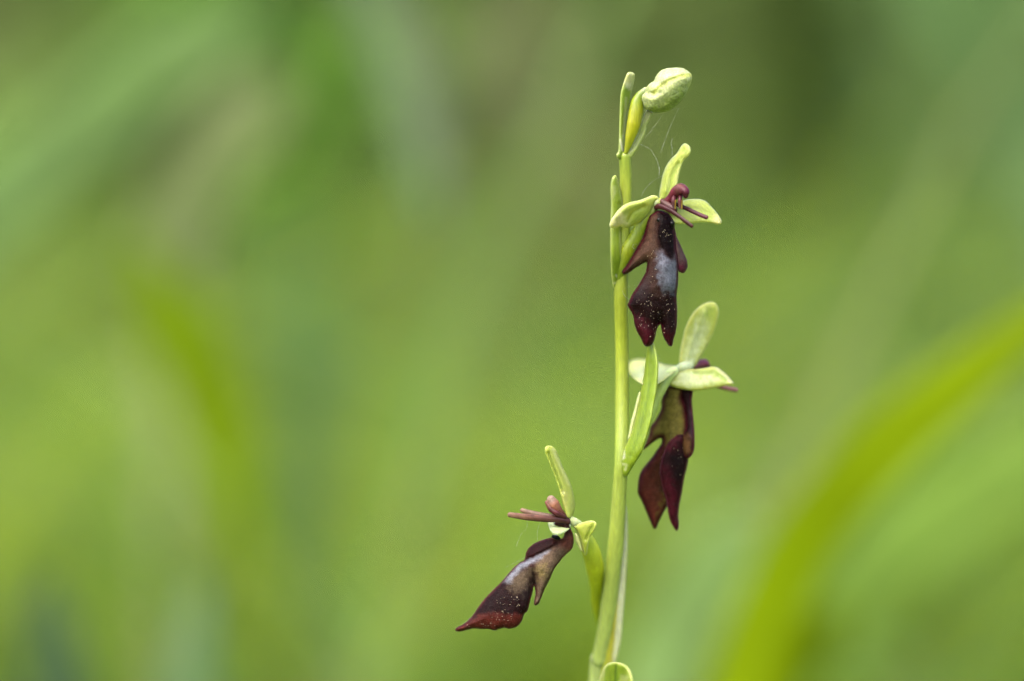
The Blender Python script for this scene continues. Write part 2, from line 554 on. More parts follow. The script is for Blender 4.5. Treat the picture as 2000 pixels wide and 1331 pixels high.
def broad_blade(name, label, pts, d0, d1, wpx, col, group='broad blades behind the orchid', tipw=.1, k=.6, cut=.55, tipk=5):
    """a single broad grass blade: tip first, running to the soil; V-fold with real thickness"""
    q = catmull(pts, 8)
    m = len(q)
    t = np.linspace(0, 1, m)
    W = np.array([PM(a[0], a[1], d0 + (d1 - d0) * tt) for a, tt in zip(q, t)])
    last = W[-1]
    if last[2] > 0:                       # on down to the soil
        prev = W[-1] - W[-2]
        prev /= np.linalg.norm(prev)
        nst = 7
        z0 = last[2]
        for i in range(1, nst + 1):
            f = i / nst
            W = np.vstack([W, [last[0] + prev[0] * z0 * .5 * (f - f * f * .5), last[1] + .03 * f, z0 * (1 - f) - .004 * f]])
    m = len(W)
    t = np.linspace(0, 1, m)
    wid = wpx * S * (D0 + d0) / D0 * .5 * np.clip(tipw + np.sin(np.clip(t * tipk, 0, 1) * math.pi / 2), 0, 1) * np.where(t > cut, np.maximum(1 - (t - cut) * 2.6, .3), 1)
    tan = np.gradient(W, axis=0); tan /= np.linalg.norm(tan, axis=1)[:, None]
    V, F = [], []
    th = .0003
    for c, tg, w in zip(W, tan, wid):
        side = np.cross(tg, [0, 1.0, 0.25]); side /= np.linalg.norm(side)
        up = np.cross(side, tg)
        if up[1] > 0: up = -up
        for s, u in ((-1, .28), (-.5, .09), (0, 0), (.5, .09), (1, .28)):
            V.append(c + side * s * w + up * u * w)
        for s, u in ((-1, .28), (-.5, .09), (0, 0), (.5, .09), (1, .28)):
            V.append(c + side * s * w + up * (u * w - th))
    for i in range(m - 1):
        a, b = i * 10, (i + 1) * 10
        for s in range(4):
            F.append((a + s, a + s + 1, b + s + 1, b + s))
            F.append((a + 5 + s + 1, a + 5 + s, b + 5 + s, b + 5 + s + 1))
        F.append((a + 5, a, b, b + 5)); F.append((a + 4, a + 9, b + 9, b + 4))
    o = W[-1]
    C = np.tile(lin(col) * k, (len(V), 1)) * (1 + .12 * np.array([nz(v[0] * 90, v[1] * 90, v[2] * 30) for v in V]))[:, None]
    ob = mesh_obj(name, V, F, M_GRASS, None, C, o)
    ob.location = o
    return tag(ob, label, 'grass blade', group)

YEL = (150, 175, 8)
broad_blade('grass_blade', 'broad yellow-green blade arching up diagonally beside the back-facing flower',
            [(2200, 500), (2010, 640), (1800, 800), (1660, 935), (1570, 1045), (1510, 1165), (1450, 1335), (1390, 1600)], .14, .17, 145, (152, 176, 14), k=.76, tipk=2.4, cut=.75)
broad_blade('grass_blade', 'yellow-green blade leaning over opposite the diagonal one',
            [(270, 470), (330, 590), (385, 720), (435, 860), (480, 1000), (520, 1150), (540, 1350), (550, 1700)], .27, .32, 135, (148, 174, 14), k=.86, tipk=4, cut=.35)
broad_blade('grass_blade', 'pale sage blade leaning over in front of the leafy bush',
            [(520, 10), (340, 110), (200, 215), (30, 360), (-120, 520), (-230, 800), (-280, 1200)], .30, .36, 170, (142, 172, 108), k=.86)
broad_blade('grass_blade', 'bluish-green blade drooping in front of the withered bush',
            [(855, 450), (838, 320), (800, 160), (740, 0), (660, -150), (570, -230), (490, -180), (440, 100), (420, 700)], .30, .5, 100, (138, 164, 118), k=.31, cut=.3, tipk=4)
broad_blade('grass_blade', 'pale green blade leaning in front of the sage bush',
            [(1760, -160), (1850, -20), (1930, 110), (2010, 250), (2100, 480), (2180, 900)], .30, .36, 200, (140, 166, 114), k=.95)
broad_blade('grass_blade', 'short pale bluish blade below the back-facing flower',
            [(1470, 1000), (1400, 1110), (1330, 1220), (1270, 1360), (1230, 1600)], .20, .24, 170, (165, 188, 128), k=1.1)
broad_blade('grass_blade', 'pale green blade running beneath the diagonal yellow-green one',
            [(2100, 830), (1900, 960), (1740, 1080), (1640, 1210), (1580, 1400)], .33, .36, 200, (155, 188, 88), k=.85)
broad_blade('grass_blade', 'short yellow-green blade at the foot of the diagonal one',
            [(1660, 1180), (1590, 1250), (1530, 1340), (1480, 1500)], .2, .22, 90, YEL, k=.7)
broad_blade('grass_blade', 'bluish-green blade standing behind the leaning yellow-green one',
            [(560, 420), (590, 620), (605, 850), (600, 1050), (590, 1400)], .5, .5, 120, (112, 152, 88), k=.55)
broad_blade('grass_blade', 'dull brownish dry blade crossing behind the pale sage blade',
            [(560, 140), (470, 240), (400, 330), (350, 430), (330, 600), (320, 1000)], .38, .42, 150, (165, 176, 125), k=.85)
broad_blade('grass_blade', 'dark blade-shaped strip standing in for the shaded gap under the pale sage blade',  # added dark strip: paints the shade in the gap between lit blades
            [(190, 330), (250, 285), (330, 222), (420, 155), (500, 60), (560, -60), (620, 40), (620, 500), (610, 1200)], .42, .8, 150, (70, 108, 26), k=.4, cut=.3)
# bluish glaucous rosette low in the grass
rt = bpy.data.objects.new('glaucous_plant', None)
c0 = PM(215, 1500, .2); rt.location = (c0[0], c0[1], 0); link(rt)
tag(rt, 'low bluish-green leafy plant half hidden in the grass', 'plant')
topz = PM(190, 1110, .2)[2]
for i in range(9):
    a = i * 0.7 + .2
    V, F = [], []
    for j in range(10):
        t = j / 9
        w = .009 * math.sin(math.pi * (.05 + .93 * max(0, t * 1.6 - .6))) + .0008
        r = .022 * t ** 2
        z = topz * t * (.9 + .1 * math.sin(i * 2.3))
        for s in (-1, 0, 1):
            V.append((math.cos(a) * r - math.sin(a) * s * w, math.sin(a) * r + math.cos(a) * s * w, z + abs(s) * .002))
    for j in range(9):
        for s in range(2):
            F.append((j * 3 + s, j * 3 + s + 1, j * 3 + 4 + s, j * 3 + 3 + s))
    mesh_obj('leaf', V, F, M_GRASS, rt, np.tile(lin((110, 142, 98)) * (.36 + .2 * (i % 2)), (len(V), 1)))

# ------------------------------------------------------------------ the orchid
base_pt = P(1085, 4890, 230)
ORIGIN = np.array([base_pt[0], base_pt[1], 0.0])
orchid = bpy.data.objects.new('fly_orchid', None)
orchid.location = ORIGIN
link(orchid)
tag(orchid, 'slender fly orchid with three insect-like maroon flowers and a pale green bud', 'orchid')

SG, SY, SD = (168, 190, 70), (188, 196, 48), (128, 158, 24)
# main stem
b = Bag()
tube(b, [(1085, 4890, 230), (1095, 3600, 228), (1120, 2500, 220), (1143, 1800, 205), (1166, 1331, 160), (1172, 1290, 150), (1187, 1200, 125), (1203, 1060, 85),
         (1211, 940, 55), (1214, 890, 50), (1215, 790, 68), (1215, 690, 68), (1213, 570, 40), (1217, 480, 32), (1222, 372, 22), (1221, 306, 12)],
     [24, 24, 22, 20, 17, 16.5, 16, 15.5, 13.5, 13.5, 13.2, 13.2, 13.5, 13, 11.8, 11.5],
     [(150, 172, 90)] * 4 + [(172, 192, 105), (172, 192, 100), (172, 192, 92), (178, 196, 85), (172, 192, 80), SG, (172, 190, 62), (176, 192, 58), (165, 180, 50), SG, (180, 196, 62), (165, 188, 60)],
     segs=20, n=10, K=.70, streak=.1)
b.build('stem', M_GREEN, orchid)

# --- bud at the top with its bracts
EDGE_L = ('edge', 5, (205, 215, 140), .5)
b = Bag()
shell(b, Z(1, 455, 1090, 432, 1125, 440, 1165, 470, 1190, 520, 1170, 535, 1090, 530, 950, 545, 800, 560, 650, 600, 520, 610, 430, 630, 340, 648, 240, 640, 200, 600, 182, 565, 190, 545, 225, 515, 310, 485, 420, 475, 550, 470, 700, 465, 900),
      [(1207, 300, 4), (1212, 220, 2), (1230, 145, -6), (1225, 180, 6)], 8, 15, 9, (150, 180, 56),
      [('poly', Z(1, 540, 180, 650, 180, 650, 300, 600, 400, 520, 330), (222, 222, 160), 6, .8), ('poly', Z(1, 520, 300, 620, 300, 600, 380, 530, 370), (235, 238, 205), 4, .6),
       ('line', Z(1, 545, 480, 530, 800, 500, 1080), 4, (220, 228, 160), .5), ('line', Z(1, 480, 960, 500, 1060, 520, 1100), 3, (235, 238, 215), .8), EDGE_L],
      relief=[(Z(1, 580, 400, 540, 650, 510, 900), 5, -3)], K=.62)
b.build('bract', M_GREEN, orchid)
b = Bag()
shell(b, Z(1, 530, 1150, 545, 1090, 600, 1060, 640, 980, 690, 880, 710, 800, 735, 720, 765, 640, 790, 622, 850, 652, 822, 720, 785, 800, 772, 880, 735, 960, 685, 1050, 645, 1120, 600, 1175),
      [(1228, 300, 10), (1250, 260, 16), (1272, 220, 14)], 6, 11, 7, (178, 196, 92),
      [('poly', Z(1, 740, 620, 860, 620, 820, 760, 720, 760), (212, 218, 160), 8, .7), EDGE_L], relief=[(Z(1, 800, 660, 740, 860, 640, 1050), 4, -2.5)], K=.62)
b.build('bract', M_GREEN, orchid)

b = Bag()
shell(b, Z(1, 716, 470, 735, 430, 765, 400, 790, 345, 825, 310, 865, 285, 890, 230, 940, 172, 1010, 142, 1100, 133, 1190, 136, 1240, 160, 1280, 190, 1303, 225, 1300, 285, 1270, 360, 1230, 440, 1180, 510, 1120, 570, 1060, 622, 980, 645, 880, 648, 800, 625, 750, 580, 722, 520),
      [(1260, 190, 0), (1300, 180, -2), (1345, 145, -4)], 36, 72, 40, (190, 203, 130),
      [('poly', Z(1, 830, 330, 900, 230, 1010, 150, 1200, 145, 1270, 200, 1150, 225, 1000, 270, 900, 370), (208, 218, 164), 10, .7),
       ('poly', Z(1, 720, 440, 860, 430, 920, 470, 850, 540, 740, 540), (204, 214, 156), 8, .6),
       ('poly', Z(1, 1000, 500, 1200, 380, 1250, 420, 1120, 590, 960, 660, 800, 640, 800, 580, 950, 560), (128, 150, 46), 9, .9),  # green pigment band along the underside, partly shade put into its colour
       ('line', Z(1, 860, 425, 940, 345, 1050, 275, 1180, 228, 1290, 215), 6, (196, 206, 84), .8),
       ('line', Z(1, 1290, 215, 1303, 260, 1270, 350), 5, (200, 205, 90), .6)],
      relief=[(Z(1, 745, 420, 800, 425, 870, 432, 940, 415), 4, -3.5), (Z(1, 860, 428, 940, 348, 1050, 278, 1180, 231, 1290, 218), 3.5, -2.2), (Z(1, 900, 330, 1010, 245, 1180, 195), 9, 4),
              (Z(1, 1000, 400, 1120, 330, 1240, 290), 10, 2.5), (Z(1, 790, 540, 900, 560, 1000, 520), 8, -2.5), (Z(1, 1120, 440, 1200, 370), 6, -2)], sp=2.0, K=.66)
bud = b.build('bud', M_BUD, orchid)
b = Bag()
tube(b, [Z(1, 545, 1110)[0] + (4,), Z(1, 590, 930)[0] + (0,), Z(1, 630, 780)[0] + (-2,), Z(1, 655, 640)[0] + (-2,), Z(1, 672, 530)[0] + (-1,), Z(1, 705, 455)[0] + (-1,), Z(1, 770, 390)[0] + (-1,)],
     [4, 10, 13.5, 14, 12.5, 9.5, 6.5], [(175, 188, 40), (190, 194, 20), (196, 198, 18), (186, 194, 30), (160, 182, 30), (150, 178, 50), (200, 215, 150)], K=.6, ridge=.06, segs=18, n=8)
b.build('ovary', M_GREEN, bud)

SEP = (190, 206, 92)
def sep_ops(rib, tip=None, extra=()):
    o = [('edge', 7, (214, 222, 138), .6), ('line', rib, 5, (150, 176, 44), .75)]
    return o + list(extra)
DARK, MAR, BRN, GREY = (34, 14, 16), (92, 18, 38), (100, 72, 58), (138, 142, 152)

# --- upper flower -------------------------------------------------------------------------------
b = Bag()
tube(b, [Z(2, 840, 740)[0] + (4,), Z(2, 890, 745)[0] + (2,), Z(2, 935, 735)[0] + (2,)], [8, 10, 8], [(205, 220, 150), (212, 225, 160), (190, 205, 90)], K=.6)
f1 = b.build('flower', M_SEPAL, orchid)
f1['label'] = 'topmost open flower, lip hanging with a grey-blue patch'
b = Bag()
tube(b, [(1212, 585, 44), Z(3, 490, 330)[0] + (32,), Z(3, 560, 130)[0] + (27,), Z(2, 640, 1190)[0] + (22,), Z(2, 725, 1020)[0] + (15,), Z(2, 800, 880)[0] + (9,), Z(2, 880, 770)[0] + (5,)],
     [5, 15, 18, 17, 14, 11, 8], [(150, 172, 40), (138, 166, 18), (168, 184, 20), (146, 170, 20), (136, 162, 28), (170, 190, 60), (200, 215, 140)], K=.55, segs=18, n=8, ridge=.05)
b.build('ovary', M_GREEN, f1)
b = Bag()   # its bract, clasping the stem
shell(b, Z(2, 415, 426, 385, 455, 368, 520, 364, 620, 371, 760, 366, 900, 361, 1100, 364, 1329) + Z(3, 368, 250, 374, 370, 385, 460, 400, 540, 440, 560, 500, 540, 530, 470, 520, 350, 505, 200, 495, 80) +
      Z(2, 490, 1200, 490, 1050, 510, 900, 512, 740, 492, 620, 462, 500, 436, 436),
      [(1200, 350, 2), (1200, 420, 8), (1203, 500, 12), (1208, 562, 46), (1215, 480, 16)], 9, 14, 10, (160, 186, 46),
      [('poly', Z(3, 360, 200, 540, 150, 560, 480, 380, 480), (128, 158, 20), 14, .8), ('line', Z(2, 480, 1080, 490, 1329), 3.5, (205, 215, 130), .7),
       ('poly', Z(2, 370, 560, 420, 540, 430, 640, 390, 700), (215, 222, 150), 6, .6), ('line', Z(3, 430, 400, 460, 440, 500, 460), 3, (225, 230, 190), .7),
       ('line', Z(3, 400, 490, 460, 485), 3, (225, 230, 190), .6), EDGE_L], K=.58, relief=[(Z(2, 480, 760, 480, 1100, 490, 1329), 4, -3)])
b.build('bract', M_GREEN, orchid)
b = Bag()   # dorsal sepal
rib = Z(2, 1000, 690, 1040, 560, 1060, 450, 1110, 350, 1150, 290)
shell(b, Z(2, 920, 690, 928, 600, 948, 500, 965, 420, 1000, 330, 1060, 240, 1130, 170, 1165, 110, 1200, 68, 1240, 65, 1280, 100, 1290, 150, 1270, 200, 1220, 245, 1190, 300, 1165, 380, 1145, 480, 1130, 555, 1070, 630, 1020, 690, 950, 712),
      [(1295, 385, 8), (1310, 340, 6), (1340, 290, -8), (1325, 310, 0)], 8, 9, 12, SEP, sep_ops(rib) + [('line', Z(2, 980, 660, 1000, 540, 1010, 440), 4, (165, 188, 60), .5)],
      relief=[(rib, 4, -2.5), (Z(2, 985, 600, 1010, 430, 1080, 290, 1170, 180), 6, 3)], K=.6)
b.build('sepal', M_SEPAL, f1)
b = Bag()   # lateral sepal over the stem
rib = Z(2, 560, 920, 620, 840, 700, 800, 800, 760)
shell(b, Z(2, 925, 700, 900, 668, 850, 658, 790, 680, 700, 712, 600, 735, 520, 770, 450, 830, 400, 900, 365, 960, 355, 1000, 372, 1032, 430, 1036, 480, 1016, 540, 1032, 600, 1020, 680, 985, 760, 940, 815, 895, 850, 850, 870, 800, 910, 760),
      [(1282, 395, 2), (1250, 410, -8), (1220, 420, -16), (1195, 440, -18)], 9, 10, 14, SEP,
      [('edge', 7, (216, 224, 140), .55), ('poly', Z(2, 340, 900, 470, 850, 560, 960, 520, 1040, 340, 1060), (226, 222, 170), 14, .85),
       ('poly', Z(2, 580, 860, 750, 800, 830, 850, 700, 960, 590, 990), (172, 194, 62), 8, .7), ('line', rib, 4, (198, 206, 70), .8), ('line', Z(2, 560, 960, 600, 870, 700, 810), 2.5, (150, 170, 40), .6)],
      relief=[(Z(2, 570, 960, 620, 850, 740, 790), 4, -2.5), (Z(2, 440, 900, 560, 790, 740, 730), 8, 4)], K=.6)
b.build('sepal', M_SEPAL, f1)
b = Bag()   # lateral sepal behind the petals
shell(b, Z(2, 990, 800, 1060, 760, 1150, 740, 1230, 708, 1300, 700, 1400, 702, 1470, 730, 1530, 790, 1590, 860, 1630, 920, 1648, 960, 1630, 992, 1590, 992, 1530, 977, 1430, 970, 1300, 977, 1200, 984, 1110, 984, 1040, 920, 1000, 860),
      [(1300, 405, 10), (1340, 410, 14), (1380, 415, 16), (1408, 435, 8)], 7, 8, 14, (186, 204, 78),
      [('edge', 8, (206, 216, 128), .6), ('poly', Z(2, 1560, 880, 1660, 880, 1670, 1010, 1540, 1000), (216, 208, 140), 8, .8), ('poly', Z(2, 1220, 780, 1480, 800, 1520, 900, 1250, 900), (168, 192, 50), 12, .5)],
      relief=[(Z(2, 1180, 830, 1350, 820, 1560, 900), 7, -4)], K=.6)
b.build('sepal', M_SEPAL, f1)
b = Bag()   # the lip
LIP1 = Z(2, 895, 835, 860, 860, 820, 882, 795, 930, 775, 1000, 760, 1070, 742, 1125, 712, 1190, 670, 1260) + \
    Z(3, 630, 153, 575, 245, 530, 310, 500, 355, 505, 385, 530, 392, 580, 370, 650, 320, 710, 285, 758, 257, 783, 252, 785, 290, 768, 370, 730, 440, 690, 510, 640, 580, 605, 640, 580, 700, 562, 740, 580, 780, 610, 830, 630, 880, 640, 950, 660, 1020,
      690, 1080, 720, 1130, 735, 1170, 755, 1205, 790, 1222, 830, 1205, 860, 1170, 880, 1110, 895, 1040, 915, 990, 937, 965, 948, 1000, 962, 1070, 985, 1130, 1010, 1170, 1030, 1205, 1060, 1222, 1080, 1200, 1090, 1140, 1110, 1080, 1125, 1000, 1132, 900,
      1133, 800, 1128, 700, 1126, 620, 1136, 540, 1144, 460, 1146, 300, 1140, 180, 1120, 60) + Z(2, 1112, 1150, 1106, 1060, 1104, 1000, 1100, 950, 1075, 910, 1040, 870, 1000, 845, 940, 828)
BAND = Z(2, 905, 880, 935, 960, 905, 1060, 915, 1160, 950, 1260) + Z(3, 975, 100, 1015, 170, 1050, 215, 1085, 200, 1092, 150, 1112, 60) + Z(2, 1125, 1150, 1120, 950, 1050, 860, 960, 830)
SPEC = Z(3, 905, 140, 960, 130, 1010, 195, 1060, 225, 1100, 190, 1160, 190, 1160, 400, 1140, 610, 1080, 570, 1020, 590, 950, 545, 930, 450, 915, 350, 900, 240)
shell(b, LIP1, [(1290, 420, 2), (1305, 425, 0), (1240, 520, 8), (1220, 535, 12), (1280, 540, -6), (1310, 540, 0), (1250, 610, -2), (1310, 600, 2), (1260, 680, -6), (1310, 678, 0)],
      24, 14, 34, (58, 30, 28),
      [('poly', Z(3, 560, 560, 700, 480, 900, 600, 1140, 600, 1140, 1240, 740, 1240, 560, 760), (30, 11, 13), 14, .95),
       ('poly', Z(2, 800, 880, 900, 880, 890, 1060, 905, 1180) + Z(3, 920, 60, 900, 240, 800, 240, 620, 330, 540, 370, 560, 300, 640, 170, 720, 60) + Z(2, 760, 1180), BRN, 9, .95),
       ('poly', Z(3, 800, 240, 920, 240, 950, 540, 960, 620, 870, 620, 760, 460), (76, 54, 46), 12, .8),
       ('poly', Z(3, 690, 500, 790, 400, 800, 560, 720, 620, 640, 640), (70, 58, 58), 12, .6),
       ('poly', SPEC, (112, 114, 128), 11, .75), ('poly', Z(3, 950, 200, 1060, 240, 1140, 260, 1140, 520, 1110, 590, 1030, 560, 960, 500, 940, 330), (134, 138, 154), 12, .75), ('poly', BAND, (20, 5, 9), 4, 1),
       ('poly', Z(3, 630, 880, 740, 900, 840, 1000, 880, 1060, 850, 1240, 700, 1240), (76, 14, 28), 12, .85),
       ('poly', Z(3, 940, 1010, 1000, 1050, 1110, 1060, 1100, 1240, 1000, 1240), (74, 14, 28), 10, .85),
       ('line', Z(2, 770, 1010, 745, 1115, 670, 1255) + Z(3, 575, 240, 520, 340), 9, (66, 12, 28), .85), ('edge', 6, (80, 14, 36), .9)],
      back=(120, 116, 60), back_ops=[('edge', 12, MAR, .9)], relief=[(Z(3, 600, 740, 700, 820, 760, 960), 10, -4), (Z(3, 1000, 300, 1030, 500), 14, 6), (Z(3, 937, 965, 930, 860), 8, -6), (Z(2, 905, 960, 900, 1100) + Z(3, 950, 100), 4, -4)],
      sp=1.7, K=.50, seed=3, wob=.5)
# folded side lobe
shell(b, Z(2, 1104, 1040, 1126, 1130, 1152, 1190, 1180, 1250, 1205, 1318) + Z(3, 1215, 160, 1245, 230, 1252, 300, 1232, 350, 1202, 376, 1165, 366, 1145, 340, 1130, 240, 1110, 100),
      [(1320, 460, 2), (1335, 500, 12), (1338, 530, 16), (1322, 520, 2)], 8, 10, 9, (104, 82, 80),
      [('poly', Z(3, 1120, 260, 1260, 250, 1260, 400, 1140, 400), (96, 28, 52), 10, .9), ('edge', 4, (120, 60, 84), .7)], sp=1.8, K=.50, seed=5)
lip1 = b.build('lip', M_LIP, f1)
lip1['label'] = 'velvety maroon lip with grey-blue patch and forked tip'
lip1_front = b
b = Bag()
tube(b, [Z(2, 890, 800)[0] + (-4,), Z(2, 930, 785)[0] + (-10,), Z(2, 1000, 808)[0] + (-20,), Z(2, 1090, 855)[0] + (-32,), Z(2, 1200, 935)[0] + (-46,), Z(2, 1300, 1012)[0] + (-56,)],
     [5, 6, 5, 4.5, 4.4, 4.2], [(86, 40, 38), (104, 48, 52), (92, 36, 48), (90, 40, 46), (96, 52, 56), (92, 34, 44)], K=.44, flat=.7)
b.build('petal', M_GLOSS, f1)
b = Bag()
tube(b, [Z(2, 1120, 760)[0] + (0,), Z(2, 1190, 788)[0] + (-8,), Z(2, 1300, 838)[0] + (-20,), Z(2, 1400, 885)[0] + (-30,), Z(2, 1470, 912)[0] + (-36,)],
     [4, 4.3, 4.2, 4.1, 4.2], [(72, 20, 34), (70, 20, 34), (80, 24, 40), (92, 30, 50), (104, 40, 58)], K=.6, flat=.75)
b.build('petal', M_GLOSS, f1)
b = Bag()   # column: arching hood, throat plate and two anther pouches
tube(b, [Z(2, 940, 740)[0] + (4,), Z(2, 1010, 735)[0] + (-2,), Z(2, 1075, 680)[0] + (-8,), Z(2, 1120, 620)[0] + (-14,), Z(2, 1175, 588)[0] + (-22,), Z(2, 1225, 620)[0] + (-34,), Z(2, 1232, 668)[0] + (-36,)],
     [6, 8, 9.5, 11, 12, 9, 5], [(96, 62, 58), (120, 48, 58), (128, 36, 58), (140, 46, 68), (150, 92, 88), (112, 30, 54), (90, 22, 44)], K=.44, segs=18, n=8)
tube(b, [Z(2, 960, 730)[0] + (-2,), Z(2, 1020, 770)[0] + (-10,), Z(2, 1085, 810)[0] + (-16,), Z(2, 1110, 830)[0] + (-14,)], [6, 7, 7.5, 5], [(110, 70, 66), (120, 84, 80), (128, 78, 82), (104, 44, 56)], K=.44)
for x, dd in ((1085, -22), (1160, -28)):
    tube(b, [Z(2, x + 15, 660)[0] + (dd + 6,), Z(2, x + 4, 720)[0] + (dd,), Z(2, x + 6, 800)[0] + (dd + 2,)], [4, 4.4, 3], [(104, 26, 46), (128, 60, 72), (150, 110, 110)], K=.44, segs=10)
    tube(b, [Z(2, x + 28, 720)[0] + (dd - 2,), Z(2, x + 26, 810)[0] + (dd,)], [1.6, 1.5], [(190, 150, 40), (200, 170, 70)], K=.44, segs=8)
# two shiny eyes and the dark throat
for c in (Z(2, 925, 935)[0], Z(2, 1075, 975)[0]):
    tube(b, [(c[0] - 1, c[1] - 4, -8), (c[0], c[1] + 1, -14), (c[0] + .5, c[1] + 6, -14)], [3, 5.5, 3], [(12, 10, 14)] * 3, K=.6, segs=10)
b.build('column', M_GLOSS, f1)

# --- middle flower, seen from behind ---------------------------------------------------------------
b = Bag()
tube(b, [Z(4, 960, 925)[0] + (88,), Z(4, 1040, 905)[0] + (86,), Z(4, 1110, 880)[0] + (92,), Z(4, 1150, 830)[0] + (98,)], [7, 11, 11, 7], [(206, 224, 160), (214, 230, 178), (218, 232, 184), (205, 222, 150)], K=.66)
f2 = b.build('flower', M_SEPAL, orchid)
f2['label'] = 'flower turned away, showing the backs of its sepals'
b = Bag()
tube(b, [(1216, 900, 50), Z(5, 330, 560)[0] + (58,), Z(5, 430, 360)[0] + (64,), Z(5, 495, 180)[0] + (70,), Z(4, 790, 1150)[0] + (68,), Z(4, 862, 1020)[0] + (74,), Z(4, 955, 935)[0] + (82,)],
     [8, 9, 10, 10.5, 11, 11.5, 9], [SD, (150, 176, 50), (160, 185, 80), (186, 206, 112), (194, 212, 122), (190, 210, 118), (200, 218, 150)], K=1.0, n=8)
b.build('ovary', M_GREEN, f2)
b = Bag()   # bract in front
shell(b, Z(4, 660, 590, 630, 660, 620, 750, 605, 850, 590, 970, 570, 1080, 545, 1200) + Z(5, 370, 180, 335, 330, 300, 450, 260, 540, 215, 640, 188, 690, 195, 740, 230, 790, 270, 790, 300, 745, 340, 680, 385, 610, 415, 530, 445, 420, 470, 330, 492, 200) +
      Z(4, 740, 1200, 756, 1050, 762, 900, 756, 800, 740, 700, 706, 620, 685, 588),
      [(1270, 672, 16), (1270, 740, 8), (1255, 820, 4), (1230, 885, 20), (1212, 925, 58)], 16, 26, 14, (150, 178, 28),
      [('line', Z(4, 690, 660, 690, 900, 640, 1250) + Z(5, 380, 400, 300, 620), 6, (128, 160, 12), .6), ('line', Z(5, 240, 570, 245, 640, 205, 660), 4, (226, 232, 190), .8),
       ('line', Z(5, 215, 690, 265, 700, 255, 740), 4, (220, 228, 170), .6), ('poly', Z(5, 330, 560, 430, 500, 330, 720, 260, 780), (132, 160, 20), 10, .6), ('edge', 4, (182, 202, 76), .5)],
      relief=[(Z(4, 690, 660, 690, 900, 640, 1250) + Z(5, 380, 400, 300, 620), 6, -3)], K=.6)
shell(b, Z(5, 372, 105, 350, 160, 325, 260, 300, 350, 285, 430, 275, 500, 300, 480, 330, 380, 360, 250, 385, 140), [(1240, 800, 34), (1235, 840, 32)], 4, 6, 5, (208, 220, 150), [], K=.62)
b.build('bract', M_GREEN, orchid)
PALE = (218, 230, 172)
b = Bag()
shell(b, Z(4, 1030, 900, 1008, 840, 1012, 760, 1022, 680, 1050, 560, 1080, 440, 1130, 320, 1200, 220, 1280, 155, 1350, 126, 1420, 130, 1460, 170, 1476, 240, 1460, 340, 1420, 460, 1370, 580, 1310, 690, 1262, 770, 1222, 850, 1190, 905, 1110, 930),
      [(1335, 715, 96), (1360, 660, 110), (1390, 595, 100)], 7, 8, 15, (192, 208, 92),
      [('edge', 8, (202, 206, 100), .8), ('poly', Z(4, 1080, 860, 1110, 650, 1190, 420, 1280, 280, 1330, 330, 1340, 480, 1250, 680, 1180, 860), PALE, 14, .85), ('poly', Z(4, 1330, 180, 1400, 190, 1390, 290, 1320, 280), (168, 196, 70), 8, .6)],
      relief=[(Z(4, 1090, 860, 1150, 600, 1300, 250), 7, 4)], K=.64)
b.build('sepal', M_SEPAL, f2)
b = Bag()
shell(b, Z(4, 885, 1085, 920, 1030, 965, 975, 1040, 900, 1110, 905, 1180, 915, 1280, 905, 1380, 888, 1450, 890, 1510, 930, 1580, 990, 1630, 1050, 1654, 1080, 1622, 1106, 1560, 1112, 1480, 1127, 1380, 1147, 1260, 1166, 1150, 1168, 1020, 1150, 930, 1122),
      [(1310, 750, 76), (1340, 735, 78), (1380, 740, 74), (1430, 745, 78), (1400, 725, 82)], 8, 9, 15, (196, 212, 110),
      [('poly', Z(4, 960, 1080, 1040, 950, 1200, 980, 1400, 1000, 1480, 1040, 1360, 1090, 1150, 1120), PALE, 12, .85), ('line', Z(4, 1190, 945, 1300, 955, 1420, 950, 1560, 1040), 6, (162, 190, 60), .75),
       ('line', Z(4, 1460, 900, 1540, 970, 1640, 1075), 6, (228, 234, 200), .8), ('edge', 6, (200, 196, 96), .75)],
      relief=[(Z(4, 1180, 960, 1300, 965, 1420, 960, 1560, 1050), 5, -3)], K=.64)
b.build('sepal', M_SEPAL, f2)
b = Bag()
shell(b, Z(4, 405, 880, 425, 830, 470, 802, 540, 795, 620, 800, 700, 820, 790, 842, 850, 862, 960, 870, 1040, 885, 970, 940, 890, 1000, 810, 1060, 740, 1100, 650, 1112, 600, 1105, 540, 1082, 480, 1042, 440, 1000, 415, 950),
      [(1330, 718, 92), (1280, 725, 100), (1235, 730, 112)], 6, 8, 12, (202, 214, 124), [('poly', Z(4, 480, 900, 800, 880, 900, 920, 760, 1060, 520, 1050), PALE, 12, .75), ('edge', 6, (206, 204, 120), .7)], K=.62)
b.build('sepal', M_SEPAL, f2)
b = Bag()
OLV = (128, 118, 54)
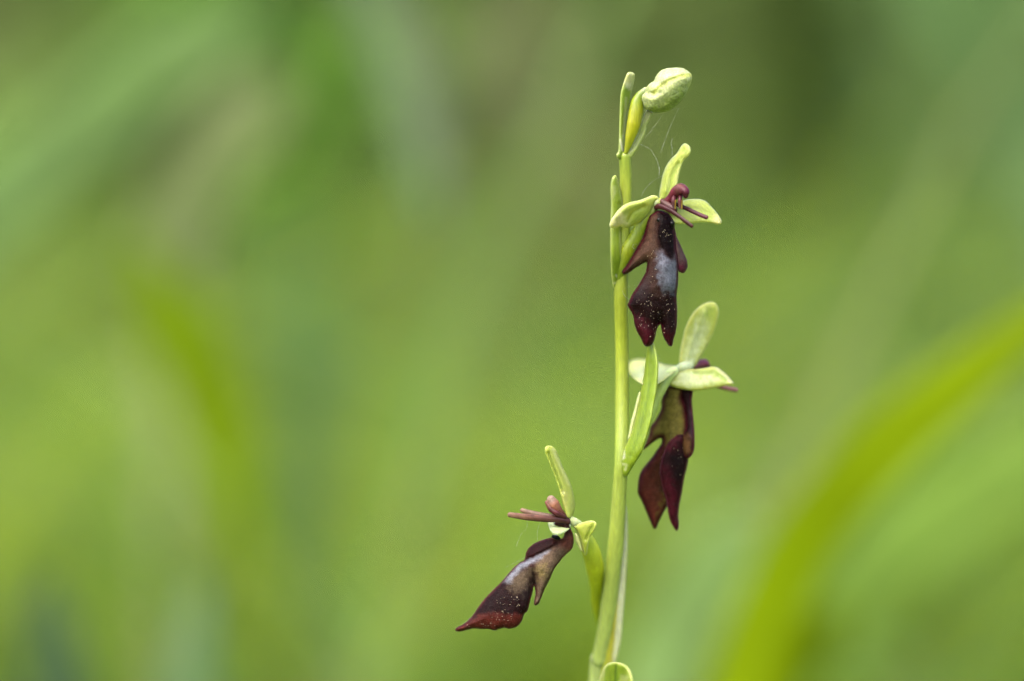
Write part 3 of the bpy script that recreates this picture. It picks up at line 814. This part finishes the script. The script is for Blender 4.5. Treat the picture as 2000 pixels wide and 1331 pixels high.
shell(b, Z(5, 590, 60, 572, 115, 550, 170, 545, 240, 520, 300, 490, 350, 460, 390, 445, 460, 420, 520, 395, 582, 440, 552, 490, 512, 530, 487, 552, 490, 546, 530, 510, 580, 470, 640, 420, 700, 380, 755, 362, 820, 355, 900, 360, 940, 390, 1000, 420, 1070,
           450, 1140, 470, 1190, 490, 1220, 510, 1210, 530, 1160, 560, 1100, 590, 1045, 640, 980, 680, 850, 720, 700, 740, 560, 760, 420, 750, 260, 720, 160, 720, 60),
      [(1310, 760, 96), (1330, 820, 92), (1270, 860, 104), (1290, 900, 92), (1265, 960, 98), (1280, 1030, 104)], 10, 12, 20, OLV,
      [('poly', Z(5, 340, 900, 360, 740, 560, 500, 620, 620, 560, 1000, 480, 1240), (98, 28, 34), 12, .9), ('poly', Z(5, 480, 720, 560, 600, 620, 700, 580, 1040, 500, 1000), (72, 42, 24), 16, .85),
       ('edge', 13, (78, 14, 30), .9)], back=(40, 14, 16), back_ops=[('edge', 8, MAR, .9)], relief=[(Z(5, 660, 90, 650, 300, 620, 480), 12, 3)], sp=1.9, K=.50, seed=8)
shell(b, Z(5, 690, 445, 640, 480, 600, 525, 570, 590, 548, 660, 536, 740, 542, 820, 560, 900, 590, 1000, 603, 1090, 622, 1160, 650, 1212, 670, 1236, 688, 1216, 691, 1170, 686, 1110, 696, 1020, 716, 920, 736, 800, 756, 720, 768, 650, 770, 560, 745, 450),
      [(1320, 850, 84), (1300, 930, 76), (1330, 930, 84), (1322, 1030, 86)], 12, 16, 16, (46, 12, 18),
      [('poly', Z(5, 540, 700, 600, 720, 640, 860, 680, 960, 690, 1240, 600, 1100, 560, 900), (86, 20, 36), 14, .85), ('poly', Z(5, 560, 560, 680, 440, 700, 480, 620, 600), (96, 24, 40), 8, .7),
       ('poly', Z(5, 620, 620, 760, 560, 730, 860, 650, 800), (22, 10, 12), 12, .9), ('edge', 4, (132, 54, 76), .7)], sp=1.9, K=.50, seed=9)
shell(b, Z(5, 690, 80, 700, 150, 725, 220, 742, 310, 745, 400, 720, 440, 705, 500, 702, 560, 716, 610, 745, 645, 768, 648, 798, 618, 816, 565, 818, 480, 815, 400, 805, 290, 796, 180, 797, 80),
      [(1340, 780, 90), (1350, 830, 82), (1342, 880, 80)], 9, 13, 12, (44, 16, 22),
      [('poly', Z(5, 715, 470, 770, 450, 790, 540, 780, 610, 740, 620, 712, 560), (116, 82, 48), 6, .9), ('poly', Z(5, 780, 250, 830, 250, 830, 460, 790, 460), (84, 62, 76), 8, .7), ('edge', 4.5, (116, 26, 58), .85)], sp=1.9, K=.50, seed=10)
lip2 = b.build('lip', M_LIP, f2)
lip2['label'] = 'maroon lip seen from behind with olive back'
lip2_front = b
b = Bag()
tube(b, [Z(4, 1180, 890)[0] + (102,), Z(4, 1240, 860)[0] + (116,), Z(4, 1305, 855)[0] + (130,), Z(4, 1345, 880)[0] + (142,)], [6, 9, 10, 6], [(110, 62, 70), (120, 52, 72), (124, 44, 78), (100, 32, 60)], K=.62)
b.build('column', M_GLOSS, f2)
b = Bag()
tube(b, [Z(4, 1180, 960)[0] + (104,), Z(4, 1350, 1060)[0] + (116,), Z(4, 1500, 1125)[0] + (126,), Z(4, 1680, 1165)[0] + (138,)], [5, 5, 5, 4.6], [(110, 60, 66), (128, 80, 80), (150, 100, 98), (156, 108, 106)], K=.62)
b.build('petal', M_GLOSS, f2)
b = Bag()
tube(b, [Z(4, 1180, 910)[0] + (108,), Z(4, 1270, 950)[0] + (126,), Z(4, 1380, 1000)[0] + (146,), Z(4, 1450, 1030)[0] + (158,)], [5, 5, 5, 4.6], [(110, 60, 66), (120, 70, 74)], K=.62)
b.build('petal', M_GLOSS, f2)

# --- lowest flower, in profile -----------------------------------------------------------------------
b = Bag()
tube(b, [Z(6, 880, 950)[0] + (26,), Z(6, 935, 985)[0] + (28,), Z(6, 985, 1010)[0] + (34,)], [7, 9, 8], [(200, 214, 140), (212, 226, 170), (204, 220, 150)], K=.62)
f3 = b.build('flower', M_SEPAL, orchid)
f3['label'] = 'lowest flower in profile with its lip stretched sideways'
b = Bag()
tube(b, [(1171, 1222, 158), Z(7, 1450, 800)[0] + (146,), Z(7, 1455, 620)[0] + (126,), Z(7, 1440, 440)[0] + (98,), Z(7, 1400, 280)[0] + (70,), Z(7, 1350, 150)[0] + (48,), Z(7, 1290, 60)[0] + (36,)],
     [6, 9, 13, 18, 18, 13, 8], [SD, (150, 165, 10), (160, 176, 10), (190, 200, 24), (196, 208, 50), (180, 200, 70), (200, 216, 130)], K=.85, n=8, segs=18)
b.build('ovary', M_GREEN, f3)
b = Bag()
shell(b, Z(6, 603, 180, 610, 137, 640, 120, 690, 130, 735, 180, 765, 260, 800, 350, 850, 450, 890, 540, 920, 640, 940, 740, 942, 830, 926, 900, 905, 952, 880, 952, 850, 940, 830, 870, 810, 800, 790, 710, 760, 600, 720, 480, 670, 360, 630, 260),
      [(1115, 1010, 26), (1105, 950, 30), (1070, 880, 14)], 9, 16, 11, (188, 202, 88),
      [('line', Z(6, 640, 200, 690, 340, 740, 470, 790, 600), 4.5, (144, 170, 40), .8), ('line', Z(6, 690, 160, 780, 360, 870, 560), 4, (222, 230, 150), .6), ('poly', Z(6, 790, 640, 850, 640, 860, 800, 820, 820), (180, 176, 100), 8, .6)],
      relief=[(Z(6, 640, 210, 690, 350, 740, 480, 800, 640), 4, -5)], K=.6)
b.build('sepal', M_SEPAL, f3)
b = Bag()   # lateral sepal with folded tip
shell(b, Z(6, 925, 1030, 960, 1018, 1040, 985, 1110, 968, 1160, 973, 1188, 1000, 1182, 1050, 1152, 1100, 1124, 1140, 1104, 1190, 1092, 1260, 1080, 1340, 1062, 1372, 1042, 1345, 1020, 1240, 990, 1130, 950, 1070),
      [(1125, 1030, 24), (1155, 1025, 2), (1145, 1060, 14), (1143, 1085, 28)], 9, 15, 10, (194, 208, 84),
      [('line', Z(6, 1160, 990, 1120, 1070, 1090, 1130), 4, (156, 180, 36), .8), ('poly', Z(6, 1010, 1100, 1100, 1110, 1080, 1340, 1040, 1340), (164, 186, 30), 8, .7), ('edge', 4, (220, 224, 140), .5)],
      relief=[(Z(6, 1160, 995, 1110, 1080, 1070, 1180), 4, -4)], K=.6)
shell(b, Z(7, 1245, 110, 1275, 120, 1300, 180, 1320, 240, 1330, 285, 1305, 285, 1275, 230, 1250, 180), [(1128, 1060, 22), (1136, 1076, 26)], 4, 7, 5, (206, 216, 140), [], K=.62)
b.build('sepal', M_SEPAL, f3)
b = Bag()   # far lateral sepal
shell(b, Z(6, 640, 985, 690, 975, 740, 990, 800, 1010, 870, 1000, 900, 1030, 860, 1080, 800, 1110, 745, 1125, 690, 1110, 655, 1060), [(1090, 1025, 62), (1105, 1028, 46), (1113, 1030, 34)], 6, 10, 8, (206, 220, 150), [], K=.62)
b.build('sepal', M_SEPAL, f3)
b = Bag()
LIP3 = Z(6, 850, 950, 885, 985) + Z(7, 1195, 40, 1225, 110, 1236, 180, 1216, 260, 1150, 322, 1100, 382, 1050, 450, 1010, 540, 960, 640, 922, 730, 902, 780, 872, 804, 851, 792, 860, 740, 868, 690, 862, 640, 853, 615, 840, 665, 826, 720, 812, 775, 792, 850, 757, 890, 737, 950,
         700, 1000, 660, 1020, 610, 1029, 570, 1018, 520, 1030, 470, 1043, 420, 1031, 340, 1031, 270, 1026, 200, 1041, 150, 1054, 105, 1051, 93, 1032, 120, 1010, 180, 980, 230, 937, 280, 875, 340, 787, 400, 715, 470, 645, 540, 575, 600, 505, 660, 438, 720, 388,
         762, 360, 775, 300, 795, 258, 835, 222, 900, 185, 970, 162, 1030, 150, 1085, 160, 1130, 150, 1145, 110, 1128, 70, 1090, 45, 1052, 25, 1050, 5)
shell(b, LIP3, [(1112, 1025, 22), (1115, 1060, 20), (1050, 1080, 30), (1080, 1100, 12), (1045, 1175, 2), (1000, 1110, 26), (960, 1170, 22), (890, 1229, 24), (990, 1220, 8), (1020, 1205, 4)],
      20, 14, 30, (70, 44, 40),
      [('poly', Z(7, 90, 1060, 300, 830, 560, 570, 640, 620, 720, 680, 870, 600, 800, 860, 740, 900, 300, 900), (36, 13, 16), 4, 1),
       ('poly', Z(7, 640, 560, 840, 480, 870, 620, 820, 740, 760, 740, 690, 680), (48, 38, 38), 14, .8),
       ('poly', Z(7, 880, 350, 1090, 220, 1230, 120, 1225, 260, 1040, 470, 960, 660, 880, 780, 850, 800, 870, 600), (126, 104, 84), 10, .95),
       ('poly', Z(7, 890, 420, 960, 400, 990, 500, 920, 560, 880, 500), (140, 124, 68), 12, .7),
       ('poly', Z(7, 620, 540, 700, 480, 840, 440, 840, 480, 760, 640, 690, 680, 620, 620), (118, 100, 78), 12, .8),
       ('poly', Z(7, 545, 575, 720, 390, 800, 340, 1000, 270, 900, 370, 800, 410, 690, 490, 620, 590), (150, 152, 164), 5, .92),
       ('poly', Z(7, 755, 385, 770, 300, 830, 220, 1030, 140, 1095, 200, 900, 310), (44, 12, 14), 4, 1),
       ('poly', Z(7, 1090, 130, 1240, 100, 1240, 200, 1200, 280, 1100, 240), (110, 50, 42), 10, .8),
       ('poly', Z(6, 830, 930, 900, 980, 930, 1080, 900, 1130, 850, 1080, 800, 1000), (40, 18, 20), 6, .9),
       ('poly', Z(7, 80, 1080, 80, 1010, 220, 975, 330, 890, 480, 870, 640, 890, 760, 880, 720, 1060), (94, 38, 30), 5, .95), ('line', Z(7, 845, 490, 858, 600, 866, 680), 5, (26, 14, 14), .85), ('edge', 4, (104, 36, 44), .75)],
      relief=[(Z(7, 845, 480, 862, 600, 865, 700), 8, -8), (Z(7, 770, 370, 950, 290, 1090, 215), 4, -5), (Z(7, 830, 420, 960, 480, 960, 600), 14, 6)], sp=1.9, K=.50, seed=12, wob=.5)
c = Z(7, 1050, 140)[0]
tube(b, [(c[0] - 3, c[1], 8), (c[0] + 3, c[1] + 1, 4), (c[0] + 9, c[1] + 4, 6)], [3, 5.5, 3], [(16, 24, 30)] * 3, K=.62, segs=10)
lip3 = b.build('lip', M_LIP, f3)
lip3['label'] = 'maroon lip in profile with white-grey band and red-brown end'
lip3_front = b
b = Bag()
tube(b, [Z(6, 860, 962)[0] + (18,), Z(6, 700, 930)[0] + (24,), Z(6, 500, 898)[0] + (34,), Z(6, 345, 852)[0] + (42,)], [5, 6, 6.2, 4.4], [(80, 46, 42), (116, 82, 68), (130, 98, 80), (142, 110, 92)], K=.64, flat=.7)
b.build('petal', M_GLOSS, f3)
b = Bag()
tube(b, [Z(6, 870, 985)[0] + (14,), Z(6, 760, 958)[0] + (8,), Z(6, 600, 948)[0] + (2,), Z(6, 400, 928)[0] + (-6,), Z(6, 205, 902)[0] + (-14,)], [5, 6, 6.4, 6.6, 5], [(66, 34, 34), (84, 46, 44), (108, 68, 58), (132, 90, 74), (156, 118, 98)], K=.62, flat=.7)
b.build('petal', M_GLOSS, f3)
b = Bag()
tube(b, [Z(6, 850, 965)[0] + (20,), Z(6, 790, 905)[0] + (18,), Z(6, 735, 845)[0] + (14,), Z(6, 700, 780)[0] + (12,), Z(6, 672, 728)[0] + (12,)], [7, 8.5, 11, 12, 8.5],
     [(60, 26, 28), (80, 34, 38), (150, 92, 70), (170, 114, 90), (172, 142, 124)], K=.62, n=8, segs=18)
tube(b, [Z(6, 830, 930)[0] + (12,), Z(6, 740, 885)[0] + (4,), Z(6, 672, 840)[0] + (6,), Z(6, 628, 762)[0] + (10,)], [4, 5.5, 5.5, 4.5], [(70, 30, 34), (104, 50, 54), (96, 44, 44), (150, 96, 80)], K=.62)
b.build('column', M_GLOSS, f3)
# bract of the lowest flower, its pale margin along the stem
b = Bag()
shell(b, [(1219, 980), (1225, 1000), (1227, 1060), (1224, 1130), (1219, 1190), (1214, 1250), (1203, 1296), (1188, 1330), (1170, 1330), (1178, 1290), (1194, 1200), (1203, 1100), (1212, 1010)],
      [(1215, 1000, 90), (1205, 1150, 112), (1188, 1300, 140)], 5, 9, 6, (186, 196, 60),
      [('line', [(1220, 985), (1220, 1060), (1216, 1130), (1212, 1190), (1206, 1250), (1194, 1300)], 10, (222, 228, 186), .95), ('poly', [(1200, 1180), (1206, 1180), (1196, 1300), (1184, 1300)], (190, 188, 50), 3, .9)], K=.64)
b.build('bract', M_GREEN, orchid)
# hooded bract tip at the bottom of the spike
b = Bag()
shell(b, Z(8, 560, 1500, 590, 1331, 630, 1220, 660, 1150, 710, 1100, 790, 1080, 870, 1090, 940, 1120, 990, 1180, 1020, 1260, 1030, 1331, 1030, 1500, 990, 1800, 900, 2300, 780, 2800, 680, 2800, 600, 2200),
      [(1200, 1300, -6), (1200, 1340, 2), (1190, 1500, 50), (1180, 1550, 90)], 16, 22, 18, (158, 184, 50),
      [('poly', Z(8, 700, 1180, 790, 1130, 900, 1150, 960, 1250, 940, 1500, 640, 1500), (132, 162, 14), 9, .8), ('line', Z(8, 815, 1130, 812, 1400), 4, (96, 132, 16), .85), ('poly', Z(8, 870, 1270, 980, 1250, 960, 1400, 900, 1400), (206, 214, 130), 6, .7),
       ('edge', 6, (216, 226, 140), .85), ('line', Z(8, 660, 1200, 640, 1331), 4, (206, 216, 130), .6)],
      relief=[(Z(8, 815, 1140, 812, 1500), 5, -6), (Z(8, 700, 1130, 800, 1105, 930, 1150), 5, 4)], K=.6)
b.build('bract', M_GREEN, orchid)
# basal leaves on the soil
for i, a in enumerate((.4, 2.2, 3.9, 5.3)):
    V, F = [], []
    for j in range(10):
        t = j / 9
        w = .011 * math.sin(math.pi * (.1 + .9 * t)) + .0008
        r, z = .008 + .085 * t, .012 + .05 * t * (1 - t * .75)
        for s in (-1, -.5, 0, .5, 1):
            V.append((ORIGIN[0] + math.cos(a) * r - math.sin(a) * s * w, ORIGIN[1] + math.sin(a) * r + math.cos(a) * s * w, z + s * s * .004))
    for j in range(9):
        for s in range(4):
            F.append((j * 5 + s, j * 5 + s + 1, j * 5 + 6 + s, j * 5 + 5 + s))
    mesh_obj('basal_leaf', V, F, M_GRASS, orchid, np.tile(lin((110, 150, 70)) * .5, (len(V), 1)), ORIGIN)

# pollen dust on the lips
def pollen(bag, lip, poly_list, n, seed):
    r = random.Random(seed)
    pb = Bag()
    cand = [(i, q) for i, q in bag.front]
    qs = np.array([q for _, q in cand])
    ok = np.zeros(len(qs), bool)
    for poly in poly_list: ok |= inside(qs, poly)
    idx = [cand[k][0] for k in np.where(ok)[0]]
    for _ in range(n):
        p = np.array(bag.v[r.choice(idx)]); rad = r.uniform(.35, .8) * S
        p = p + np.array([0, -rad * .5, 0])
        V = [p + np.array(o) * rad for o in ((1, 0, 0), (-1, 0, 0), (0, 1, 0), (0, -1, 0), (0, 0, 1), (0, 0, -1))]
        F = [(0, 3, 4), (3, 1, 4), (1, 2, 4), (2, 0, 4), (3, 0, 5), (1, 3, 5), (2, 1, 5), (0, 2, 5)]
        pb.add(V, F, [lin((236, 216, 180)) * .55] * 6)
    o = pb.build('pollen_dust', M_POLLEN, lip.parent)
    o['kind'] = 'stuff'
def fuzz(bag, lip, seed, n_rim=420, n_face=700):
    """the short velvet hairs on a lip"""
    r = random.Random(seed)
    hb = Bag()
    def hair(p, d, L_, w, c):
        d = d / np.linalg.norm(d)
        a = np.cross(d, [0.3, 0.9, 0.2]); a /= np.linalg.norm(a)
        b_ = np.cross(d, a)
        V = [p + (a * math.cos(t) + b_ * math.sin(t)) * w for t in (0, 2.1, 4.2)] + [p + d * L_]
        hb.add(V, [(0, 1, 3), (1, 2, 3), (2, 0, 3)], [c] * 4)
    for _ in range(n_rim):
        q, n_, z = r.choice(bag.rim)
        d = np.array([n_[0] + r.gauss(0, .35), r.gauss(-.2, .4), -n_[1] + r.gauss(-.2, .35)])
        hair(P(q[0], q[1], z - .5) - d * .3 * S, d, r.uniform(1.5, 3.6) * S, .32 * S, lin((176, 120, 142)) * .34)
    for _ in range(n_face):
        i_, q = r.choice(bag.front)
        p = np.array(bag.v[i_])
        c = np.array(bag.c[i_])
        hair(p, np.array([r.gauss(0, .4), -1.0, -1.2 + r.gauss(0, .4)]), r.uniform(1.5, 3.2) * S, .3 * S, np.clip(c * 1.8 + .012, 0, 1))
    o = hb.build('velvet_hair', M_POLLEN, lip.parent)
    o['kind'] = 'stuff'
fuzz(lip1_front, lip1, 5); fuzz(lip2_front, lip2, 6); fuzz(lip3_front, lip3, 7)
pollen(lip1_front, lip1, [Z(3, 640, 600, 1000, 600, 1120, 700, 1100, 1000, 900, 1150, 700, 1100), Z(2, 920, 1050, 1080, 1050, 1060, 1329, 960, 1300), Z(3, 640, 200, 900, 100, 900, 500, 780, 500)], 95, 1)
pollen(lip2_front, lip2, [Z(5, 600, 560, 730, 560, 700, 800, 600, 800)], 14, 2)
pollen(lip3_front, lip3, [Z(7, 500, 700, 700, 700, 740, 940, 420, 980), Z(7, 200, 980, 500, 980, 480, 1030, 200, 1030)], 55, 3)

# ------------------------------------------------------------------ spider silk
m, nt, bs, out = new_mat('spider_silk')
bs.inputs['Base Color'].default_value = (.42, .45, .40, 1); bs.inputs['Roughness'].default_value = .3
M_SILK = m
def silk(label, threads, r=.5):
    first = P(*threads[0][0])
    root = bpy.data.objects.new('spider_silk', None); root.location = first
    link(root); tag(root, label, 'spider silk', 'spider silk on the orchid')
    for th in threads:
        bg = Bag()
        p = catmull(th, 6)
        W = np.array([P(*a) for a in p])
        V, F = [], []
        for i, c in enumerate(W):
            rr = r * .36 * S * (0.7 + .3 * math.sin(i * 1.7))
            for s in range(4):
                a = s * math.pi / 2
                V.append(c + np.array([math.cos(a) * rr, math.sin(a) * rr, math.sin(a) * rr * .4 + math.cos(a) * rr * .4]))
        for i in range(len(W) - 1):
            for s in range(4):
                F.append((i * 4 + s, i * 4 + (s + 1) % 4, i * 4 + 4 + (s + 1) % 4, i * 4 + 4 + s))
        mesh_obj('thread', V, F, M_SILK, root, None, first)

def T(n, dep, *p):
    q = Z(n, *p)
    return [(x, y, d) for (x, y), d in zip(q, np.linspace(dep[0], dep[1], len(q)))]
silk('fine silk threads strung between the bud and the topmost flower', [
    T(1, (-4, 6), 985, 635, 920, 740, 820, 875, 760, 940), T(1, (-6, -8), 1060, 620, 1100, 608, 1165, 600), T(1, (-6, -4), 1150, 600, 1085, 740, 1022, 890, 940, 1110),
    T(1, (-6, -6), 1080, 945, 1062, 1000, 1075, 1058, 1075, 1150), T(1, (4, 4), 700, 1010, 815, 1062, 862, 1130, 905, 1210, 925, 1290, 930, 1340), ], .55)
silk('silk strand joining the sepals of the topmost flower', [T(2, (2, 4), 930, 330, 925, 430), T(2, (-2, 0), 965, 435, 900, 462, 850, 500, 795, 550, 755, 600, 722, 668)], .7)
silk('silk strand from the stem to the lip of the topmost flower', [T(3, (10, 0), 655, 512, 560, 540, 505, 580, 535, 640, 575, 672), T(3, (6, 0), 670, 50, 640, 40, 615, 75, 650, 100)], .4)
silk('silk strands hanging from the petals of the lowest flower', [T(6, (0, 6), 560, 955, 525, 1060, 515, 1130, 520, 1195), T(6, (4, 10), 400, 930, 398, 1050, 330, 1130, 280, 1260), T(7, (20, 20), 760, 345, 680, 385, 580, 437)], .45)
silk('silk tuft clinging to the bract of the back-facing flower', [T(4, (2, 10), 705, 610, 730, 690, 745, 770, 800, 800), T(4, (6, 10), 690, 700, 740, 740, 770, 760, 800, 740)], .4)
